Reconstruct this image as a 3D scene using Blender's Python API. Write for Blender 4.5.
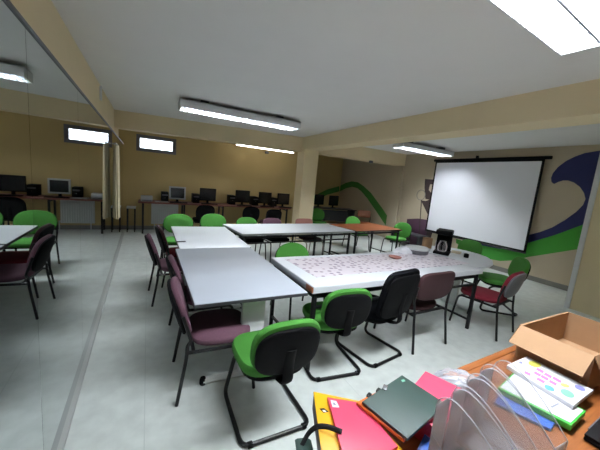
import bpy, bmesh, math, random
from mathutils import Matrix, Vector
from mathutils.geometry import tessellate_polygon
PI = math.pi
rnd = random.Random(7)
for o in list(bpy.data.objects):
    bpy.data.objects.remove(o)
S = bpy.context.scene
C = S.collection

# ------------------------------------------------------------------ camera
F = 291.0
HC = 1.62
R = ((0.8853149, -0.0122433, -0.4648307), (-0.4561583, 0.1710594, -0.8733031), (0.0902057, 0.9851847, 0.1458565))
cam_d = bpy.data.cameras.new('camera')
cam = bpy.data.objects.new('camera', cam_d)
C.objects.link(cam)
cam.matrix_world = Matrix.Translation((0, 0, HC)) @ Matrix(R).to_4x4()
cam_d.sensor_width = 36.0
cam_d.lens = F * 36.0 / 600.0
cam_d.clip_start = 0.02
S.camera = cam
if hasattr(S, 'cycles'):
    S.cycles.transparent_max_bounces = 40

# ------------------------------------------------------------------ sky, exposure
S.view_settings.view_transform = 'Standard'
S.view_settings.look = 'None'
S.view_settings.gamma = 1.0
S.view_settings.exposure = 0.0
world = bpy.data.worlds.new('overcast_sky')
S.world = world
world.use_nodes = True
bgn = world.node_tree.nodes['Background']
bgn.inputs[0].default_value = (0.80, 0.90, 1.0, 1)
bgn.inputs[1].default_value = 7.0
LAMP = 425.0          # brightness of the fluorescent tubes


# ------------------------------------------------------------------ helpers
def ray(u, v):
    c = Vector(((u - 300) / F, -(v - 225) / F, -1.0))
    return Matrix(R) @ c

def onz(u, v, z):
    d = ray(u, v); t = (z - HC) / d.z
    return Vector((0, 0, HC)) + t * d

def onx(u, v, x):
    d = ray(u, v)
    return Vector((0, 0, HC)) + (x / d.x) * d

def ony(u, v, y):
    d = ray(u, v)
    return Vector((0, 0, HC)) + (y / d.y) * d

def lin(c):
    return tuple(((x / 255.0) / 12.92 if x / 255.0 <= 0.04045 else ((x / 255.0 + 0.055) / 1.055) ** 2.4) for x in c)

def mat(name, rgb, rough=0.6, metal=0.0, var=0.0, scale=8.0, bump=0.0, spec=0.5, detail=4.0, bscale=None):
    m = bpy.data.materials.new(name)
    m.use_nodes = True
    nt = m.node_tree
    b = nt.nodes['Principled BSDF']
    col = lin(rgb)
    b.inputs['Base Color'].default_value = (*col, 1)
    b.inputs['Roughness'].default_value = rough
    b.inputs['Metallic'].default_value = metal
    b.inputs['Specular IOR Level'].default_value = spec
    if var or bump:
        tc = nt.nodes.new('ShaderNodeTexCoord')
        n = nt.nodes.new('ShaderNodeTexNoise')
        n.inputs['Scale'].default_value = scale
        n.inputs['Detail'].default_value = detail
        nt.links.new(tc.outputs['Object'], n.inputs['Vector'])
        if var:
            r = nt.nodes.new('ShaderNodeValToRGB')
            r.color_ramp.elements[0].position = 0.3
            r.color_ramp.elements[1].position = 0.7
            r.color_ramp.elements[0].color = (*[max(0, x * (1 - var)) for x in col], 1)
            r.color_ramp.elements[1].color = (*[min(1, x * (1 + var)) for x in col], 1)
            nt.links.new(n.outputs['Fac'], r.inputs['Fac'])
            nt.links.new(r.outputs['Color'], b.inputs['Base Color'])
        if bump:
            n2 = n
            if bscale:
                n2 = nt.nodes.new('ShaderNodeTexNoise')
                n2.inputs['Scale'].default_value = bscale
                nt.links.new(tc.outputs['Object'], n2.inputs['Vector'])
            bp = nt.nodes.new('ShaderNodeBump')
            bp.inputs['Strength'].default_value = bump
            bp.inputs['Distance'].default_value = 0.01
            nt.links.new(n2.outputs['Fac'], bp.inputs['Height'])
            nt.links.new(bp.outputs['Normal'], b.inputs['Normal'])
    return m

def emis(name, rgb, strength):
    m = bpy.data.materials.new(name)
    m.use_nodes = True
    b = m.node_tree.nodes['Principled BSDF']
    b.inputs['Base Color'].default_value = (0.8, 0.8, 0.8, 1)
    b.inputs['Emission Color'].default_value = (*rgb, 1)
    b.inputs['Emission Strength'].default_value = strength
    return m

def clear(name, rgb, opac=0.12, rough=0.08):
    m = bpy.data.materials.new(name)
    m.use_nodes = True
    nt = m.node_tree
    b = nt.nodes['Principled BSDF']
    b.inputs['Base Color'].default_value = (*lin(rgb), 1)
    b.inputs['Roughness'].default_value = rough
    out = nt.nodes['Material Output']
    t = nt.nodes.new('ShaderNodeBsdfTransparent')
    mix = nt.nodes.new('ShaderNodeMixShader')
    fr = nt.nodes.new('ShaderNodeFresnel')
    fr.inputs['IOR'].default_value = 1.35
    mth = nt.nodes.new('ShaderNodeMath')
    mth.operation = 'ADD'
    mth.use_clamp = True
    mth.inputs[1].default_value = opac
    nt.links.new(fr.outputs[0], mth.inputs[0])
    nt.links.new(mth.outputs[0], mix.inputs[0])
    nt.links.new(t.outputs[0], mix.inputs[1])
    nt.links.new(b.outputs[0], mix.inputs[2])
    nt.links.new(mix.outputs[0], out.inputs['Surface'])
    return m

def fillet(pts, rad, n=5):
    pts = [Vector(p) for p in pts]
    out = [pts[0]]
    for i in range(1, len(pts) - 1):
        p = pts[i]; a = pts[i - 1] - p; b = pts[i + 1] - p
        r = min(rad, a.length * 0.48, b.length * 0.48)
        A = p + a.normalized() * r; B = p + b.normalized() * r
        for k in range(n + 1):
            t = k / n
            out.append((1 - t) ** 2 * A + 2 * t * (1 - t) * p + t * t * B)
    out.append(pts[-1])
    return out

def superellipse(w, h, n=4.0, k=28):
    pts = []
    for i in range(k):
        t = 2 * PI * i / k
        c, s = math.cos(t), math.sin(t)
        pts.append((w / 2 * math.copysign(abs(c) ** (2 / n), c), h / 2 * math.copysign(abs(s) ** (2 / n), s)))
    return pts

class MB:
    def __init__(self):
        self.bm = bmesh.new()

    def box(self, c, s, rot=None, bev=0.0):
        m = Matrix.Translation(c)
        if rot is not None:
            m = m @ rot.to_4x4()
        m = m @ Matrix.Diagonal((s[0], s[1], s[2], 1))
        r = bmesh.ops.create_cube(self.bm, size=1.0, matrix=m)
        if bev > 0:
            es = set()
            for v in r['verts']:
                es.update(v.link_edges)
            bmesh.ops.bevel(self.bm, geom=list(es), offset=bev, segments=2, profile=0.5, affect='EDGES')
        return self

    def rings(self, rings, cap0=True, cap1=True, closed=True):
        vs = [[self.bm.verts.new(p) for p in r] for r in rings]
        n = len(vs[0])
        for a, b in zip(vs, vs[1:]):
            for i in range(n if closed else n - 1):
                j = (i + 1) % n
                try:
                    self.bm.faces.new((a[i], a[j], b[j], b[i]))
                except ValueError:
                    pass
        if cap0:
            self.bm.faces.new(list(reversed(vs[0])))
        if cap1:
            self.bm.faces.new(vs[-1])
        return self

    def tube(self, pts, r, seg=10, flat=1.0, loop=False):
        pts = [Vector(p) for p in pts]
        rings = []
        up = None
        N = len(pts)
        for i, p in enumerate(pts):
            if loop:
                t = (pts[(i + 1) % N] - pts[i - 1]).normalized()
            elif i == 0:
                t = (pts[1] - p).normalized()
            elif i == N - 1:
                t = (p - pts[i - 1]).normalized()
            else:
                t = (pts[i + 1] - pts[i - 1]).normalized()
            if up is None:
                up = Vector((0, 0, 1)) if abs(t.z) < 0.9 else Vector((1, 0, 0))
            s = t.cross(up)
            if s.length < 1e-4:
                s = t.orthogonal()
            s.normalize()
            u = s.cross(t).normalized()
            up = u
            rr = r[i] if isinstance(r, (list, tuple)) else r
            rings.append([p + rr * (math.cos(2 * PI * k / seg) * s + flat * math.sin(2 * PI * k / seg) * u) for k in range(seg)])
        if loop:
            rings.append(rings[0])
            self.rings(rings, False, False)
            bmesh.ops.remove_doubles(self.bm, verts=self.bm.verts, dist=1e-6)
        else:
            self.rings(rings)
        return self

    def prism(self, outline, z0, z1, bev=0.0, M=None):
        # outline (x, y) extruded in z, with softened rims when bev > 0
        pts = [Vector((p[0], p[1], 0)) for p in outline]
        cx = sum((p for p in pts), Vector()) / len(pts)
        def ring(z, ins):
            out = []
            for p in pts:
                d = p - cx
                q = cx + d * max(0.0, (d.length - ins) / max(d.length, 1e-6))
                out.append((q.x, q.y, z))
            return out
        if bev > 0:
            rr = [ring(z0, bev), ring(z0 + bev * .3, bev * .3), ring(z0 + bev, 0), ring(z1 - bev, 0), ring(z1 - bev * .3, bev * .3), ring(z1, bev)]
        else:
            rr = [ring(z0, 0), ring(z1, 0)]
        if M is not None:
            rr = [[M @ Vector(p) for p in r] for r in rr]
        return self.rings(rr)

    def pad(self, w, d, t, n=4.0, M=None, warp=None, k=32, crown=0.012):
        # upholstered cushion: rounded outline, rounded rim, slightly crowned top
        o = superellipse(w, d, n, k)
        prof = [(0.85, -t / 2), (0.955, -t / 2 + t * .06), (0.99, -t * .25), (1.0, 0), (0.99, t * .25), (0.95, t * .42), (0.85, t * .5), (0.6, t * .5 + crown * .7), (0.3, t * .5 + crown), (0.08, t * .5 + crown)]
        rr = []
        for s, z in prof:
            r = []
            for x, y in o:
                p = Vector((x * s, y * s, z))
                if warp:
                    p = warp(p)
                if M is not None:
                    p = M @ p
                r.append(p)
            rr.append(r)
        return self.rings(rr)

    def lathe(self, prof, c=(0, 0, 0), seg=24, M=None):
        rr = []
        for r, z in prof:
            ring = [Vector((c[0] + r * math.cos(2 * PI * i / seg), c[1] + r * math.sin(2 * PI * i / seg), c[2] + z)) for i in range(seg)]
            if M is not None:
                ring = [M @ p for p in ring]
            rr.append(ring)
        return self.rings(rr)

    def quad(self, pts):
        self.bm.faces.new([self.bm.verts.new(p) for p in pts])
        return self

    def build(self, name, m, parent=None, smooth=35, label=None):
        me = bpy.data.meshes.new(name)
        bmesh.ops.recalc_face_normals(self.bm, faces=self.bm.faces)
        self.bm.to_mesh(me)
        self.bm.free()
        if smooth:
            for p in me.polygons:
                p.use_smooth = True
            me.set_sharp_from_angle(angle=math.radians(smooth))
        me.materials.append(m)
        o = bpy.data.objects.new(name, me)
        C.objects.link(o)
        if parent is not None:
            o.parent = parent
        if label:
            o['label'] = label
        return o

def thing(name, label, cat, loc=(0, 0, 0), rz=0.0, group=None):
    o = bpy.data.objects.new(name, None)
    C.objects.link(o)
    o.empty_display_size = 0.1
    o.location = loc
    o.rotation_euler = (0, 0, rz)
    o['label'] = label
    o['category'] = cat
    if group:
        o['group'] = group
    return o

def tag(o, label, cat, group=None):
    o['label'] = label
    o['category'] = cat
    if group:
        o['group'] = group
    return o

def struct(o):
    o['kind'] = 'structure'
    return o

def dup(root, loc, rz, label, group=None):
    r = root.copy()
    C.objects.link(r)
    r.location = loc
    r.rotation_euler = (0, 0, rz)
    r['label'] = label
    if group:
        r['group'] = group
    for ch in list(root.children):
        c = ch.copy(); C.objects.link(c); c.parent = r
        for g in list(ch.children):
            d = g.copy(); C.objects.link(d); d.parent = c
    return r

def rotz(a):
    return Matrix.Rotation(a, 3, 'Z')

# ------------------------------------------------------------------ materials
M_wall = mat('wall_cream_paint', (230, 212, 174), 0.75, var=0.03, scale=1.5, bump=0.06, bscale=60)
M_wall_lit = mat('wall_cream_lit_paint', (238, 222, 182), 0.75, var=0.03, scale=1.5)  # cream lightened: strong light on the partition is put into its colour
M_wall_shaded = mat('wall_ochre_shaded_paint', (194, 170, 116), 0.75, var=0.04, scale=1.2, bump=0.06, bscale=60)  # ochre darkened: the far bay's dimmer light is put into the colour
M_wallg = mat('wall_greige_paint', (192, 178, 154), 0.75, var=0.03, scale=1.2, bump=0.06, bscale=60)
M_ceil = mat('ceiling_white_paint', (230, 228, 226), 0.85, var=0.015, scale=2.0)
M_trimw = mat('white_gloss_trim', (226, 228, 230), 0.4)
M_trimg = mat('grey_rail_paint', (172, 174, 172), 0.5)
M_skirt = mat('grey_skirting', (120, 118, 112), 0.5)
M_white = mat('white_laminate', (212, 216, 221), 0.32, var=0.012, scale=5)
M_whitel = mat('pale_grey_laminate', (176, 182, 192), 0.34, var=0.012, scale=5)
M_edge = mat('dark_edge_band', (52, 52, 56), 0.45)
M_alu = mat('aluminium_edge', (176, 178, 182), 0.35, metal=0.7)
M_black = mat('black_metal', (13, 13, 15), 0.42, spec=0.35)
M_blackpl = mat('black_plastic', (10, 10, 12), 0.65, var=0.1, scale=60, spec=0.1)
M_blackfab = mat('black_fabric', (11, 12, 15), 0.9, var=0.25, scale=160, bump=0.2, spec=0.05)
M_green = mat('green_fabric', (58, 124, 40), 0.85, var=0.10, scale=140, bump=0.2)
M_purple = mat('mauve_fabric', (94, 62, 76), 0.88, var=0.14, scale=150, bump=0.2)
M_maroon = mat('maroon_fabric', (54, 24, 29), 0.88, var=0.14, scale=150, bump=0.2)
M_red = mat('dark_red_fabric', (118, 22, 40), 0.88, var=0.12, scale=150, bump=0.2)
M_salmon = mat('salmon_fabric', (170, 116, 104), 0.85, var=0.08, scale=150, bump=0.2)
M_greysh = mat('grey_plastic_shell', (92, 92, 98), 0.45)
M_greyleg = mat('grey_metal_leg', (150, 146, 138), 0.4, metal=0.4)
M_brownw = mat('brown_veneer', (150, 86, 50), 0.42, var=0.10, scale=3)
M_deskred = mat('red_brown_veneer', (134, 78, 66), 0.45, var=0.10, scale=3)
M_whitemet = mat('white_enamel', (214, 218, 216), 0.4)
M_screen = mat('projection_fabric', (230, 231, 237), 0.8, var=0.006, scale=2)
M_blue = mat('navy_mural_paint', (30, 34, 90), 0.7, var=0.03, scale=2)
M_gmural = mat('green_mural_paint', (58, 150, 44), 0.7, var=0.03, scale=2)
M_gmural2 = mat('leaf_green_mural_paint', (64, 132, 52), 0.7, var=0.05, scale=2)
M_pmural = mat('purple_mural_paint', (84, 54, 74), 0.75, var=0.08, scale=3)
M_dmural = mat('dark_mural_paint', (66, 52, 52), 0.75, var=0.08, scale=6)
M_curtain = mat('cream_curtain_cloth', (206, 192, 160), 0.9, var=0.04, scale=30)
M_card = mat('cardboard', (164, 128, 94), 0.8, var=0.04, scale=14, bump=0.05)
M_paper = mat('white_paper', (212, 212, 218), 0.6)
M_crt = mat('black_screen_glass', (14, 16, 22), 0.15)
M_bezel = mat('light_grey_bezel', (190, 192, 194), 0.5)
M_tube = emis('fluorescent_tube', (0.90, 0.95, 1.0), LAMP)
M_tube1 = emis('dimmed_tube_left', (0.90, 0.95, 1.0), LAMP * 0.54)  # output lowered to balance light on the far floor and tables
M_tube2 = emis('dimmed_tube_screen', (0.90, 0.95, 1.0), LAMP * 0.82)  # output lowered to balance light on the projection screen
M_tubedim = emis('dimmed_tube_strip', (1.0, 0.95, 0.86), LAMP * 0.035)  # output cut far down to keep the far wall dim
M_louv = mat('louvre_aluminium', (190, 196, 206), 0.4)
M_mir = mat('mirror_glass', (206, 212, 212), 0.015, metal=1.0)
M_winf = mat('window_frame_grey', (112, 112, 120), 0.5)
M_acry = clear('clear_acrylic', (248, 244, 248), 0.09, 0.06)
M_film = clear('clear_film', (214, 216, 224), 0.22, 0.12)
M_pane = clear('frosted_pane', (235, 240, 248), 0.06, 0.2)
M_yellow = mat('yellow_card', (218, 164, 12), 0.45)
M_pink = mat('pink_card', (206, 64, 94), 0.45)
M_dgreen = mat('dark_green_card', (36, 58, 52), 0.5)
M_orange = mat('orange_card', (224, 108, 34), 0.45)
M_bluec = mat('blue_card', (44, 96, 186), 0.45)
M_gcase = mat('green_case', (60, 178, 62), 0.4)
M_elastic = mat('black_elastic', (20, 18, 22), 0.85)
M_steel = mat('steel_clip', (170, 172, 176), 0.25, metal=0.9)
M_spine = mat('grey_board', (104, 96, 100), 0.6)
M_mauvetxt = mat('pink_print', (206, 104, 160), 0.6)
M_ytxt = mat('olive_print', (180, 176, 70), 0.6)
M_btxt = mat('blue_print', (84, 150, 205), 0.6)
M_otxt = mat('orange_print', (225, 170, 100), 0.6)
M_gtxt = mat('green_print', (116, 174, 150), 0.6)
M_vtxt = mat('violet_print', (118, 118, 180), 0.6)
M_greytxt = mat('grey_print', (130, 132, 145), 0.6)

def m_floor():
    m = mat('marbled_vinyl', (206, 212, 208), 0.32, var=0.09, scale=9.0, detail=12)
    nt = m.node_tree
    b = nt.nodes['Principled BSDF']
    ramp = [n for n in nt.nodes if n.type == 'VALTORGB'][0]
    tc = [n for n in nt.nodes if n.type == 'TEX_COORD'][0]
    sep = nt.nodes.new('ShaderNodeSeparateXYZ')
    nt.links.new(tc.outputs['Object'], sep.inputs[0])
    wx = nt.nodes.new('ShaderNodeMath'); wx.operation = 'PINGPONG'; wx.inputs[1].default_value = 0.75
    nt.links.new(sep.outputs['X'], wx.inputs[0])
    lt = nt.nodes.new('ShaderNodeMath'); lt.operation = 'LESS_THAN'; lt.inputs[1].default_value = 0.003
    nt.links.new(wx.outputs[0], lt.inputs[0])
    mx = nt.nodes.new('ShaderNodeMix'); mx.data_type = 'RGBA'
    nt.links.new(lt.outputs[0], mx.inputs['Factor'])
    nt.links.new(ramp.outputs['Color'], mx.inputs['A'])
    mx.inputs['B'].default_value = (*lin((192, 199, 195)), 1)
    nt.links.new(mx.outputs['Result'], b.inputs['Base Color'])
    return m
M_floor = m_floor()

def m_wood():
    m = mat('orange_brown_wood', (168, 100, 48), 0.38)
    nt = m.node_tree
    b = nt.nodes['Principled BSDF']
    tc = nt.nodes.new('ShaderNodeTexCoord')
    mp = nt.nodes.new('ShaderNodeMapping'); mp.inputs['Scale'].default_value = (1.2, 14, 14)
    n = nt.nodes.new('ShaderNodeTexNoise'); n.inputs['Scale'].default_value = 4; n.inputs['Detail'].default_value = 6
    r = nt.nodes.new('ShaderNodeValToRGB')
    r.color_ramp.elements[0].position = 0.3; r.color_ramp.elements[1].position = 0.7
    r.color_ramp.elements[0].color = (*lin((122, 68, 30)), 1)
    r.color_ramp.elements[1].color = (*lin((154, 92, 44)), 1)
    nt.links.new(tc.outputs['Object'], mp.inputs[0]); nt.links.new(mp.outputs[0], n.inputs['Vector'])
    nt.links.new(n.outputs['Fac'], r.inputs['Fac']); nt.links.new(r.outputs['Color'], b.inputs['Base Color'])
    return m
M_wood = m_wood()

def m_pattern():
    m = mat('printed_oilcloth', (214, 206, 212), 0.3)
    nt = m.node_tree
    b = nt.nodes['Principled BSDF']
    tc = nt.nodes.new('ShaderNodeTexCoord')
    mp = nt.nodes.new('ShaderNodeMapping'); mp.inputs['Scale'].default_value = (14, 16, 0.01)
    v = nt.nodes.new('ShaderNodeTexVoronoi'); v.inputs['Scale'].default_value = 1.0; v.inputs['Randomness'].default_value = 0.45
    r = nt.nodes.new('ShaderNodeValToRGB')
    r.color_ramp.elements[0].position = 0.26; r.color_ramp.elements[0].color = (*lin((150, 118, 132)), 1)
    r.color_ramp.elements[1].position = 0.36; r.color_ramp.elements[1].color = (*lin((214, 206, 213)), 1)
    e = r.color_ramp.elements.new(0.14); e.color = (*lin((126, 128, 150)), 1)
    nt.links.new(tc.outputs['Object'], mp.inputs[0]); nt.links.new(mp.outputs[0], v.inputs['Vector'])
    nt.links.new(v.outputs['Distance'], r.inputs['Fac']); nt.links.new(r.outputs['Color'], b.inputs['Base Color'])
    return m
M_pattern = m_pattern()

# ------------------------------------------------------------------ the room
CZ = 2.78      # ceiling
XR = 7.25      # right wall
YB = -2.6      # wall behind the camera
YL, YF = 8.65, 10.3
struct(MB().box((3.3, 3.9, -0.05), (8.4, 13.4, 0.1)).build('floor', M_floor, smooth=0))
struct(MB().box((3.3, 3.9, CZ + 0.05), (8.4, 13.4, 0.1)).build('ceiling', M_ceil, smooth=0))
struct(MB().box((-0.70, 3.9, CZ / 2), (0.1, 13.4, CZ)).build('wall_left', M_wall, smooth=0))
struct(MB().box((XR + 0.05, 3.9, CZ / 2), (0.1, 13.4, CZ)).build('wall_right', M_wallg, smooth=0))
struct(MB().box((3.3, YB - 0.05, CZ / 2), (7.9, 0.1, CZ)).build('wall_back', M_wall, smooth=0))
# far wall with the high basement window in it
WX0, WX1, WZ0, WZ1 = -0.27, 0.66, 2.03, 2.44
w = MB()
xe = 4.75
w.box(((-0.65 + WX0) / 2, YL + 0.1, CZ / 2), (WX0 + 0.65, 0.2, CZ))
w.box(((WX1 + xe) / 2, YL + 0.1, CZ / 2), (xe - WX1, 0.2, CZ))
w.box(((WX0 + WX1) / 2, YL + 0.1, WZ0 / 2), (WX1 - WX0, 0.2, WZ0))
w.box(((WX0 + WX1) / 2, YL + 0.1, (WZ1 + CZ) / 2), (WX1 - WX0, 0.2, CZ - WZ1))
struct(w.build('wall_far', M_wall_shaded, smooth=0))
struct(MB().box((xe - 0.1, (YL + 0.2 + YF) / 2, CZ / 2), (0.2, YF - YL - 0.2, CZ)).build('wall_recess', M_wall_shaded, smooth=0))
struct(MB().box((6.0, YF + 0.05, CZ / 2), (2.5, 0.1, CZ)).build('wall_alcove', M_wall_shaded, smooth=0))
# window
wf = MB()
FW = 0.085
for c, s in [(((WX0 + WX1) / 2, YL + 0.04, WZ0 + FW / 2), (WX1 - WX0, 0.1, FW)), (((WX0 + WX1) / 2, YL + 0.04, WZ1 - FW / 2), (WX1 - WX0, 0.1, FW)),
             ((WX0 + FW / 2, YL + 0.04, (WZ0 + WZ1) / 2), (FW, 0.1, WZ1 - WZ0 - 2 * FW)), ((WX1 - FW / 2, YL + 0.04, (WZ0 + WZ1) / 2), (FW, 0.1, WZ1 - WZ0 - 2 * FW))]:
    wf.box(c, s, bev=0.006)
win = struct(wf.build('window_1', M_winf))
MB().box(((WX0 + WX1) / 2, YL + 0.06, (WZ0 + WZ1) / 2), (WX1 - WX0 - 0.11, 0.006, WZ1 - WZ0 - 0.11)).build('pane', M_pane, win, smooth=0)

# beams, pillar, pilaster
BZ = 2.42
b1 = MB()
b1.prism([(-0.65, 7.62), (3.62, 7.02), (3.62, 7.34), (-0.65, 7.94)], BZ, CZ)
struct(b1.build('beam_cross', M_wall, smooth=0))
struct(MB().prism([(4.02, 6.9), (XR, 6.9), (XR, 7.3), (4.02, 7.3)], BZ, CZ).build('beam_cross_right', M_wall, smooth=0))
struct(MB().box((3.80, (YB + 7.25) / 2, (2.47 + CZ) / 2), (0.42, 7.25 - YB, CZ - 2.47)).build('beam_long', M_wall, smooth=0))
struct(MB().box((3.80, 7.05, 2.47 / 2), (0.43, 0.40, 2.47), bev=0.008).build('pillar', M_wall, smooth=0))
struct(MB().box((XR - 0.03, 7.1, BZ / 2), (0.08, 0.42, BZ)).build('pilaster', M_wallg, smooth=0))
# wall block on the right with its white corner trim
struct(MB().box((6.65, -0.325, CZ / 2), (1.2, 4.55, CZ)).build('wall_partition', M_wall_lit, smooth=0))
struct(MB().box((6.04, 1.922, CZ / 2), (0.03, 0.066, CZ), bev=0.006).build('trim_1', M_trimw))
# skirting
struct(MB().box((2.05, YL - 0.01, 0.05), (5.3, 0.02, 0.1)).build('baseboard_far', M_skirt, smooth=0))
struct(MB().box((XR - 0.01, 4.43, 0.05), (0.02, 4.85, 0.1)).build('baseboard_right', M_skirt, smooth=0))

# mirror wall on the left (it runs slightly askew): low backing, panels and rails
MT = 2.13
def xm(y):
    return -0.405 - 0.0140 * y
def along(y0, y1, xo, xi, z0, z1, name, m, bev=0.0):
    # prism hugging the mirror line: xo behind, xi in front
    return MB().prism([(xm(y0) + xo, y0), (xm(y0) + xi, y0), (xm(y1) + xi, y1), (xm(y1) + xo, y1)], z0, z1).build(name, m, smooth=0)
struct(MB().prism([(-0.65, -2.6), (xm(-2.6) - 0.012, -2.6), (xm(8.2) - 0.012, 8.2), (-0.65, 8.2)], 0, MT).build('wall_mirror_backing', M_wall, smooth=0))
ys = [-2.55, -1.1, 0.55, 1.6, 2.645, 4.1, 5.75, 8.18]
for y0, y1 in zip(ys, ys[1:]):
    struct(along(y0, y1 - 0.003, -0.012, 0.0, 0.03, MT - 0.012, 'mirror_panel', M_mir))
struct(along(-2.6, 8.2, -0.012, 0.028, 0, 0.03, 'trim_2', M_trimg))
struct(along(-2.6, 8.2, -0.014, 0.006, MT - 0.012, MT + 0.004, 'trim_3', M_greysh))

# ------------------------------------------------------------------ murals painted on the walls
def mural(pts, m, name, x=None, y=None):
    v = []
    for p in pts:
        v.append(onx(p[0], p[1], x) if x else ony(p[0], p[1], y))
    bm = MB()
    d = Vector((0.003, 0, 0)) if x else Vector((0, 0.003, 0))
    bm.rings([v, [q + d for q in v]], False, False)
    for off in (Vector(), d):
        vv = [bm.bm.verts.new(q + off) for q in v]
        for tri in tessellate_polygon([v]):
            bm.bm.faces.new([vv[i] for i in tri])
    bmesh.ops.remove_doubles(bm.bm, verts=bm.bm.verts, dist=1e-6)
    return bm.build(name, m, smooth=0)
XW = XR - 0.004
blue = [(608, 150), (597, 151), (585, 153), (575, 156.5), (566, 161), (558, 167), (553, 173), (551, 178), (551.5, 182), (554, 184), (558, 182), (563, 180.5), (568, 180.5), (574, 182.5), (580, 187), (584, 193),
        (585.5, 199), (583, 205), (576, 212), (565, 220), (552, 227.5), (540, 232), (528, 235), (500, 241), (470, 241), (470, 243), (500, 249), (515, 247), (528, 243), (555, 235), (582, 225), (608, 214)]
tag(mural(blue, M_blue, 'wall_mural', x=XW), 'navy blue breaking wave painted on the wall right of the projection screen', 'mural')
grn = [(608, 214), (582, 225), (555, 235), (528, 243), (515, 247), (500, 249), (474, 243.5), (456, 239), (456, 243), (470, 252), (485, 258), (500, 261), (512, 260.5), (528, 257), (579, 249), (608, 242)]
tag(mural(grn, M_gmural, 'wall_mural', x=XW), 'bright green band painted below the navy wave under the projection screen', 'mural')
def band(top, bot):
    return top + list(reversed(bot))
arcm = thing('wall_mural', 'leaf green arch painted across the alcove corner behind the brown table', 'mural', (0, 0, 0))
p1 = mural(band([(312, 197), (318, 194), (327, 189.5), (339.4, 186)], [(312, 203.5), (320, 198), (328, 194.5), (339.4, 191.4)]), M_gmural2, 'arch_tail', y=YF - 0.004)
p1.parent = arcm
p2 = mural(band([(339.8, 186), (346, 182.8), (352, 181.3), (358, 182.3), (364, 186.5), (371, 193), (382, 208), (394, 226)], [(339.8, 191.4), (346, 188.2), (352, 186.8), (357, 188), (361, 191), (367, 198), (376, 211), (386, 226)]), M_gmural2, 'arch_span', x=XW)
p2.parent = arcm
fig = thing('wall_mural', 'dark painted figure with raised bent arm at left edge of the screen', 'mural', (0, 0, 0))
for nm, pts, m in [('purple_ground', [(407, 219), (418, 218.5), (428, 220), (425, 250), (405, 250)], M_pmural),
                   ('figure_body', [(426, 201), (431, 199), (434, 180), (440, 180), (438, 215), (430, 240), (424, 240), (428, 215), (421, 200.5)], M_dmural),
                   ('raised_arm', [(425, 179), (433, 179.5), (436, 184), (430, 184.5), (428.6, 190), (432, 194), (431, 200), (425.5, 199), (424.5, 188)], M_dmural)]:
    o = mural(pts, m, nm, x=XW)
    o.parent = fig
bm = MB()
c0 = onx(421, 195, XW - 0.004)
bm.tube([c0 + 0.15 * Vector((0, math.cos(2 * PI * k / 20), math.sin(2 * PI * k / 20))) for k in range(20)], 0.012, 6, loop=True)
bm.build('painted_ring', M_greyleg, fig)
bm = MB(); bm.tube([onx(421.5, 200, XW - 0.004), onx(420, 222, XW - 0.004), onx(419, 240, XW - 0.004)], 0.014, 6)
bm.build('painted_staff', M_dmural, fig)

# ------------------------------------------------------------------ ceiling lights
def luminaire(loc, L, W, h, rows, label, m_tube, gap=0.02, rz=0.0):
    t = thing('ceiling_light', label, 'ceiling light', loc, rz)
    b = MB()
    b.box((0, 0, h - 0.012), (L, W, 0.024), bev=0.004)
    for s in (-1, 1):
        b.box((0, s * (W / 2 - 0.008), h / 2), (L, 0.016, h), bev=0.003)
        b.box((s * (L / 2 - 0.012), 0, h / 2), (0.024, W - 0.03, h), bev=0.003)
    b.build('housing', M_trimw, t)
    if gap:
        for s in (-1, 1):
            MB().box((s * L * 0.32, 0, (h + CZ - loc[2]) / 2 - 0.004), (0.12, W * 0.5, CZ - loc[2] - h + 0.008)).build('mounting_bracket', M_greysh, t, smooth=0)
    rw = (W - 0.05) / rows
    for r in range(rows):
        yc = -W / 2 + 0.025 + rw * (r + 0.5)
        MB().tube([(-L / 2 + 0.05, yc, h * 0.62), (L / 2 - 0.05, yc, h * 0.62)], 0.013, 8).build('fluorescent_tube', m_tube, t)
    lv = MB()
    n = int(L / 0.075)
    for r in range(1, rows):
        lv.box((0, -W / 2 + 0.025 + rw * r, 0.022), (L - 0.04, 0.014, 0.044))
    for i in range(1, n):
        lv.box((-L / 2 + L * i / n, 0, 0.02), (0.009, W - 0.035, 0.034))
    lv.build('louvre', M_louv, t, smooth=0)
    return t
luminaire((1.48, 5.27, 2.60), 2.10, 0.36, 0.13, 2, 'long louvred ceiling light over the left white tables', M_tube1)
luminaire((5.90, 5.07, 2.60), 1.75, 0.34, 0.11, 2, 'louvred ceiling light in front of the projection screen', M_tube2)
luminaire((1.56, 0.874, 2.65), 2.02, 0.44, 0.10, 2, 'bright double louvred ceiling light nearest the camera', M_tube, rz=0.061)
t4 = thing('ceiling_light', 'slim strip light behind the cross beam by the pillar', 'ceiling light', (2.95, 7.98, 2.44))
MB().box((0, 0, 0.05), (1.75, 0.07, 0.05), bev=0.006).build('housing', M_trimw, t4)
for x in (-0.5, 0.5):
    MB().box((x, 0, 0.205), (0.02, 0.02, 0.27)).build('mounting_bracket', M_greysh, t4, smooth=0)
MB().tube([(-0.85, 0, 0.012), (0.85, 0, 0.012)], 0.014, 8).build('fluorescent_tube', M_tubedim, t4)

# small alarm sensors on the beams
for (u, v, y), lab in zip([(371, 161.8, 6.86), (267, 152.5, 8.6)], ['small dark motion sensor under the right cross beam', 'small grey sensor box high on the far wall by the strip light']):
    p = ony(u, v, y)
    o = MB().box((0, 0, 0), (0.11, 0.07, 0.07), bev=0.015).build('motion_sensor', M_greysh)
    o.location = p
    tag(o, lab, 'sensor')
p = onx(100, 93, -0.645)
o = MB().box((0, 0, 0), (0.03, 0.05, 0.2), bev=0.006).build('wall_bracket', M_trimw)
o.location = (-0.635, p.y, p.z)
tag(o, 'thin white bracket on the wall above the mirror', 'bracket')

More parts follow.
